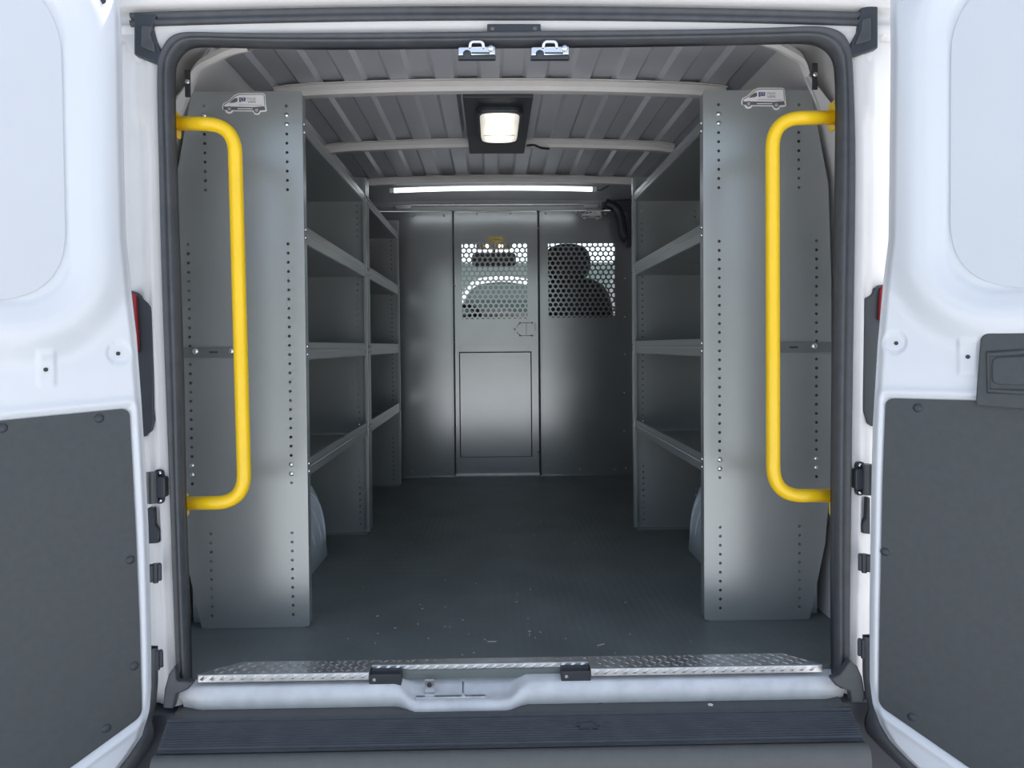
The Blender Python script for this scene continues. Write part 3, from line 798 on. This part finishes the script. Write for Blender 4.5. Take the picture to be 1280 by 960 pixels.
    # hinge leaves on the hinge edge
    for z in (.27, .07):
        e = interp(E, z); q = MB()
        q.prism([P3(e+.004, z-.020, -.035), P3(e-.028, z-.020, -.035), P3(e-.028, z+.020, -.035), P3(e+.004, z+.020, -.035)], n*.014)
        hn = obj('hinge', q, BLACKP, t, bevel=.003)
        obj('hinge_pin', MB().tube([P3(e-.014, z-.022, -.022), P3(e-.014, z+.022, -.022)], .006, 10), BLACKP, hn)
    return t

def yext(p, q, k): return (p[0]+(q[0]-p[0])*k, p[1]+(q[1]-p[1])*k)
Hl = (-.868, -.125, 0)
EL = [(151, 0), (153, 60), (154.5, 150), (156, 220), (158.5, 300), (165, 360), (172, 420), (178, 500), (183, 580), (187, 660), (189.5, 760), (190.5, 820), (190.5, 861), (188, 889), (179, 922), (163, 946), (152, 960)]
_pl = [(-150, 541), (162, 510.5), (170, 660), (175, 785), (178, 895), (90, 959), (-150, 1133)]
def blank_uv(sg, H, ex, ez):
    d = Vector((sg*math.sin(ANG), -math.cos(ANG), 0)); n = Vector((-sg*math.cos(ANG), -math.sin(ANG), 0)); H = Vector(H)
    def uv(px, py):
        r = ray(px, py); k = (H-CAM).dot(n)/r.dot(n); p = CAM+r*k; return ((p-H).dot(d), p.z)
    return uv(*ex)[0], uv(*ez)[1]
door(-1, 'open white rear van door on the left, plain charcoal board below', Hl, EL, blank_uv(-1, Hl, (81, 180), (30, 380)), _pl,
     [(124, 523), (3, 535), (163, 700), (168, 833), (133, 911)], (149, 441), [(47, 440), (69, 483)], [(148, 442), (57, 462), (125, 4)])
Hr = (.880, -.125, 0)
ER = [(1112, 0), (1113, 62), (1112, 150), (1111, 230), (1110, 300), (1103, 353), (1096, 431), (1090, 531), (1088.5, 600), (1087.5, 660), (1086, 760), (1086, 851), (1090, 881), (1098, 906), (1111, 928), (1132, 950), (1143, 960)]
_pr = [(1440, 507), (1107, 498), (1103, 600), (1099, 800), (1098, 882), (1211, 960), (1440, 1118)]
door(1, 'open white rear van door on the right, with dark handle recess above charcoal board', Hr, ER, blank_uv(1, Hr, (1186, 180), (1255, 364)), _pr,
     [(1147, 510), (1106, 690), (1140, 897)], (1118, 428), [(1198, 424), (1222, 470)], [(1120, 429), (1210, 446), (1130, -3)],
     handle=([(1220, 503), (1226, 423), (1232, 417), (1252, 413), (1285, 410), (1340, 408), (1340, 515), (1221, 506)],
             [(1340, 492), (1236, 488), (1235, 442), (1340, 436)],
             [(1240, 446), (1340, 442), (1340, 482), (1240, 480)]))

# ------------------------------------------------------------------ pillar hardware
for sg, c, side in ((-1, (200, 608), 'left'), (1, (1075, 598), 'right')):
    p = PY(*c, -.012)
    t = thing('door_check', 'black roller door check bolted to the white %s pillar' % side, 'door check', (p.x, -.025, p.z-.06))
    obj('body', MB().prism(roundpoly([(p.x-.018, -.028, p.z-.024), (p.x+.018, -.028, p.z-.024), (p.x+.018, -.028, p.z+.024), (p.x-.018, -.028, p.z+.024)], .006, 3), (0, .033, 0)), BLACKP, t, bevel=.003)
    obj('roller', MB().tube([(p.x+sg*.012, -.026, p.z-.036), (p.x+sg*.012, -.026, p.z+.036)], .012, 14), BUMPT, t, smooth=False)
    obj('bracket_plate', MB().prism(roundpoly([(p.x-.012, -.016, p.z-.040), (p.x+.010, -.016, p.z-.040), (p.x+.010, -.016, p.z+.040), (p.x-.012, -.016, p.z+.040)], .01, 4), (0, .012, 0)), BLACKP, t)
    for dz in (-.032, .032):
        obj('bolt', MB().dome((p.x-sg*.003, -.017, p.z+dz), (0, -1, 0), .005, .004, 8), ZINC, t, smooth=True)
    a = [PY(*q, -.01) for q in ([(184, 635), (192, 635), (193, 656), (199, 664), (198, 679), (184, 680)] if sg < 0 else [(1088, 622), (1084, 622), (1083, 648), (1078, 655), (1079, 667), (1088, 668)])]
    obj('check_arm', MB().prism(a, (0, .02, 0)), BLACKP, t, bevel=.002)
for sg, out, ln, side in ((-1, [(160, 362), (170, 366), (184, 379), (188, 384), (191, 400), (192, 460), (192, 512), (194, 524), (190, 538), (180, 546), (160, 548)], [(160, 364), (169, 368), (172, 420), (172, 440), (160, 440)], 'left'),
                      (1, [(1118, 354), (1101, 356), (1095, 360), (1088, 370), (1080, 373), (1079, 400), (1079, 450), (1079, 512), (1085, 530), (1090, 533), (1118, 534)], [(1118, 355), (1103, 358), (1101, 366), (1099.5, 400), (1118, 400)], 'right')):
    P = [PY(*q, .0) for q in out]
    t = thing('tail_lamp', 'dark %s tail lamp with a red sliver, half hidden behind the open door' % side, 'tail lamp', (P[5].x, .0, min(p.z for p in P)))
    obj('housing', MB().prism(P, (0, .03, 0)), BLACKP, t, bevel=.004)
    L = [PY(*q, -.012) for q in ln]
    obj('lens', MB().prism(L, (0, .012, 0)), RED, t, bevel=.003)

# ------------------------------------------------------------------ wood crumbs on the floor
cr = MB()
spots = [PZ(450+px*350/1280., 600+py*230/841., .002) for px, py in ((655, 183), (578, 197), (617, 163), (735, 127), (485, 215), (515, 210), (558, 207), (728, 203), (640, 222), (980, 287), (826, 187), (690, 298), (320, 358), (275, 568), (285, 587), (388, 455), (390, 580), (265, 657), (768, 632), (775, 690), (775, 705), (800, 720), (825, 694), (603, 737), (570, 728), (498, 703), (470, 638), (1100, 752), (1165, 790), (1235, 703), (468, 798), (520, 788), (70, 745), (160, 675), (312, 722), (410, 670), (715, 556), (530, 472))]
spots += [Vector((random.uniform(-.5, .5), random.uniform(.12, 1.4), .002)) for _ in range(14)]
for i, p in enumerate(spots):
    a = random.uniform(0, PI); L = random.uniform(.0015, .0042) if i not in (27, 23, 20) else .012; Wd = .0009
    cr.prism([(p.x+u*math.cos(a)-v*math.sin(a), p.y+u*math.sin(a)+v*math.cos(a), .0006) for u, v in ((-L, -Wd), (L, -Wd*.6), (L*.8, Wd), (-L*.7, Wd*.8))], (0, 0, .0016))
o = obj('crumbs', cr, CRUMB); o['kind'] = 'stuff'; o['label'] = 'pale wood crumbs scattered on the dark rubber floor'; o['category'] = 'crumbs'

# ------------------------------------------------------------------ the cab and what lies beyond
struct('floor_cab', MB().box(-.95, .95, 2.78, 4.6, -.10, -.02), DASHM)
fr = MB()
fr.loft([[(x/10., Y, z) for x in range(-9, 10)] for Y, z in ((2.78, 1.66), (3.3, 1.66), (3.55, 1.62))])
for sg in (-1, 1):
    fr.tube([(sg*.90, 3.5, 1.62), (sg*.93, 4.45, .95)], .05, 8)
fr.box(-.95, .95, 4.3, 4.6, -.3, .92)
struct('wall_front', fr, WHITE_IN, solid=.004)
gw = MB().add([(-.9, 4.42, .95), (.9, 4.42, .95), (.88, 3.55, 1.60), (-.88, 3.55, 1.60)], [(0, 1, 2, 3)])
struct('window_1', gw, gl, solid=.005)
t = thing('dashboard', 'dark dashboard glimpsed low through the left perforated screen', 'dashboard', (0, 4.1, .5))
rows = [[(x/10., y, z + .03*math.cos(x*.9)*(y > 3.9)) for x in range(-9, 10)] for y, z in ((3.85, .5), (3.82, .85), (3.86, .97), (3.98, 1.02), (4.40, 1.0))]
obj('top_pad', MB().loft(rows), DASHM, t, solid=.01, smooth=True)
obj('instrument_hood', MB().loft([[(-.30+.09*math.cos(a*PI/8)*2, y, 1.02+h*math.sin(a*PI/8)) for a in range(9)] for y, h in ((3.88, .07), (4.15, .05))]), DASHM, t, solid=.01, smooth=True)
# passenger seat
xc = .47
t = thing('cab_seat', 'black cab seat back and headrest seen through the right perforated screen', 'seat', (xc, 3.15, 0))
def slab(xc, prof, y, th):
    rows = []
    for z, w in prof:
        rows.append([(xc+w*math.copysign(abs(math.cos(a))**.6, math.cos(a)), y+(z-.5)*.12+th*math.copysign(abs(math.sin(a))**.7, math.sin(a)), z) for a in [2*PI*k/20 for k in range(20)]])
    m = MB().loft(rows, close=True); n = len(rows)
    m.f.append(tuple(range(19, -1, -1))); m.f.append(tuple((n-1)*20+k for k in range(20))); return m
obj('backrest', slab(xc, [(.42, .22), (.5, .25), (.75, .27), (1.0, .26), (1.10, .24), (1.16, .20), (1.20, .13)], 3.0, .075), SEATM, t, smooth=True)
obj('headrest', slab(xc-.025, [(1.19, .10), (1.23, .135), (1.30, .150), (1.37, .140), (1.405, .11), (1.42, .06)], 3.0, .06), SEATM, t, smooth=True)
obj('cushion', slab(xc, [(.30, .24), (.34, .26), (.44, .26), (.47, .23)], 3.22, .26), SEATM, t, smooth=True)
obj('pedestal', MB().box(xc-.2, xc+.2, 3.0, 3.4, -.02, .32), DASHM, t, bevel=.02)
# rear view mirror and roof lamps in the cab
a = PY(590, 333, 3.75); b_ = PY(645, 316, 3.75)
t = thing('rearview_mirror', 'dark oblong rear-view mirror high behind the left perforated screen', 'mirror', ((a.x+b_.x)/2, 3.75, a.z))
obj('housing', MB().prism(roundpoly([(a.x, 3.74, a.z), (b_.x, 3.74, a.z), (b_.x, 3.74, b_.z), (a.x, 3.74, b_.z)], .03, 4), (0, .03, 0)), BLACKP, t, bevel=.006)
obj('stalk', MB().tube([((a.x+b_.x)/2, 3.76, b_.z-.02), ((a.x+b_.x)/2, 3.72, 1.60)], .012, 8), BLACKP, t)
p1_, p2_ = PY(608, 308, 3.45), PY(626, 308, 3.45)
t = thing('map_lamp', 'pair of warm map lights in one cab roof console', 'map lamp', ((p1_.x+p2_.x)/2, 3.45, p1_.z))
obj('console', MB().box(p1_.x-.07, p2_.x+.07, 3.44, 3.54, p1_.z-.012, 1.65), mat('console_beige', (.35, .30, .25), .6), t, bevel=.01)
for p in (p1_, p2_):
    obj('bulb', MB().dome((p.x, 3.44, p.z), (0, -1, 0), .014, .010, 12), BULB, t, smooth=True)
# neighbouring vehicle and wall beyond the windscreen
t = thing('parked_car', 'silvery green vehicle parked beyond the windscreen', 'car', (.1, 12.5, -.62))
prof = [(-.95, -.40), (-.98, .25), (-.92, .75), (-.80, 1.05), (-.62, 1.62), (-.45, 1.82), (0, 1.88), (.45, 1.80), (.66, 1.58), (.82, 1.05), (.92, .75), (.98, .25), (.95, -.40)]
obj('body', MB().prism([(x*1.05+.15, 11.0, z) for x, z in prof], (0, 4.2, 0)), CARM, t, bevel=.06)
obj('roof_glint', MB().tube(fillet([(x*1.05+.15, 10.98, z+.02) for x, z in prof[3:10]], .2, 4), .05, 8), STW, t, smooth=True)  # white tube stands in for the sun's highlight along the car's roof edge
obj('rear_glass', MB().prism([(x*1.05+.15, 10.985, z) for x, z in ((-.70, 1.10), (-.56, 1.55), (.58, 1.52), (.72, 1.10))], (0, .02, 0)), GLASSD, t)
for sx in (-.9, .9):
    for y in (11.8, 14.3):
        obj('wheel', MB().disc((.15+sx*1.0-.1, y, -.30), (1, 0, 0), .32, .2, 20), BLACKP, t)
wb = MB().box(-14, 14, 24, 24.4, -.62, 3.55)
wo = struct('wall_outside', wb, WALLOUT)

# ------------------------------------------------------------------ light
w = bpy.data.worlds.new('sky'); S.world = w; w.use_nodes = True
nt = w.node_tree; bg = nt.nodes['Background']
sky = nt.nodes.new('ShaderNodeTexSky'); sky.sky_type = 'NISHITA'; sky.sun_disc = False
SUN_EL, SUN_AZ = math.radians(60), math.radians(42)      # azimuth from +Y towards +X
sky.sun_elevation = SUN_EL; sky.sun_rotation = SUN_AZ; sky.dust_density = 2.0; sky.air_density = 1.0; sky.ozone_density = 1.0
hs = nt.nodes.new('ShaderNodeHueSaturation'); hs.inputs['Saturation'].default_value = .65
nt.links.new(sky.outputs['Color'], hs.inputs['Color']); nt.links.new(hs.outputs['Color'], bg.inputs['Color']); bg.inputs['Strength'].default_value = .22
sd = bpy.data.lights.new('sun', 'SUN'); sd.energy = 6.5; sd.angle = .01; sd.color = (1, .95, .88)
so = bpy.data.objects.new('sun', sd); COL.objects.link(so)
dirv = Vector((math.sin(SUN_AZ)*math.cos(SUN_EL), math.cos(SUN_AZ)*math.cos(SUN_EL), math.sin(SUN_EL)))
so.rotation_euler = dirv.to_track_quat('Z', 'Y').to_euler(); so.location = dirv*20
S.view_settings.view_transform = 'Standard'; S.view_settings.look = 'None'
S.view_settings.gamma = 1; S.view_settings.use_curve_mapping = False
S.view_settings.exposure = 0.55
S.cycles.max_bounces = 10; S.cycles.diffuse_bounces = 5
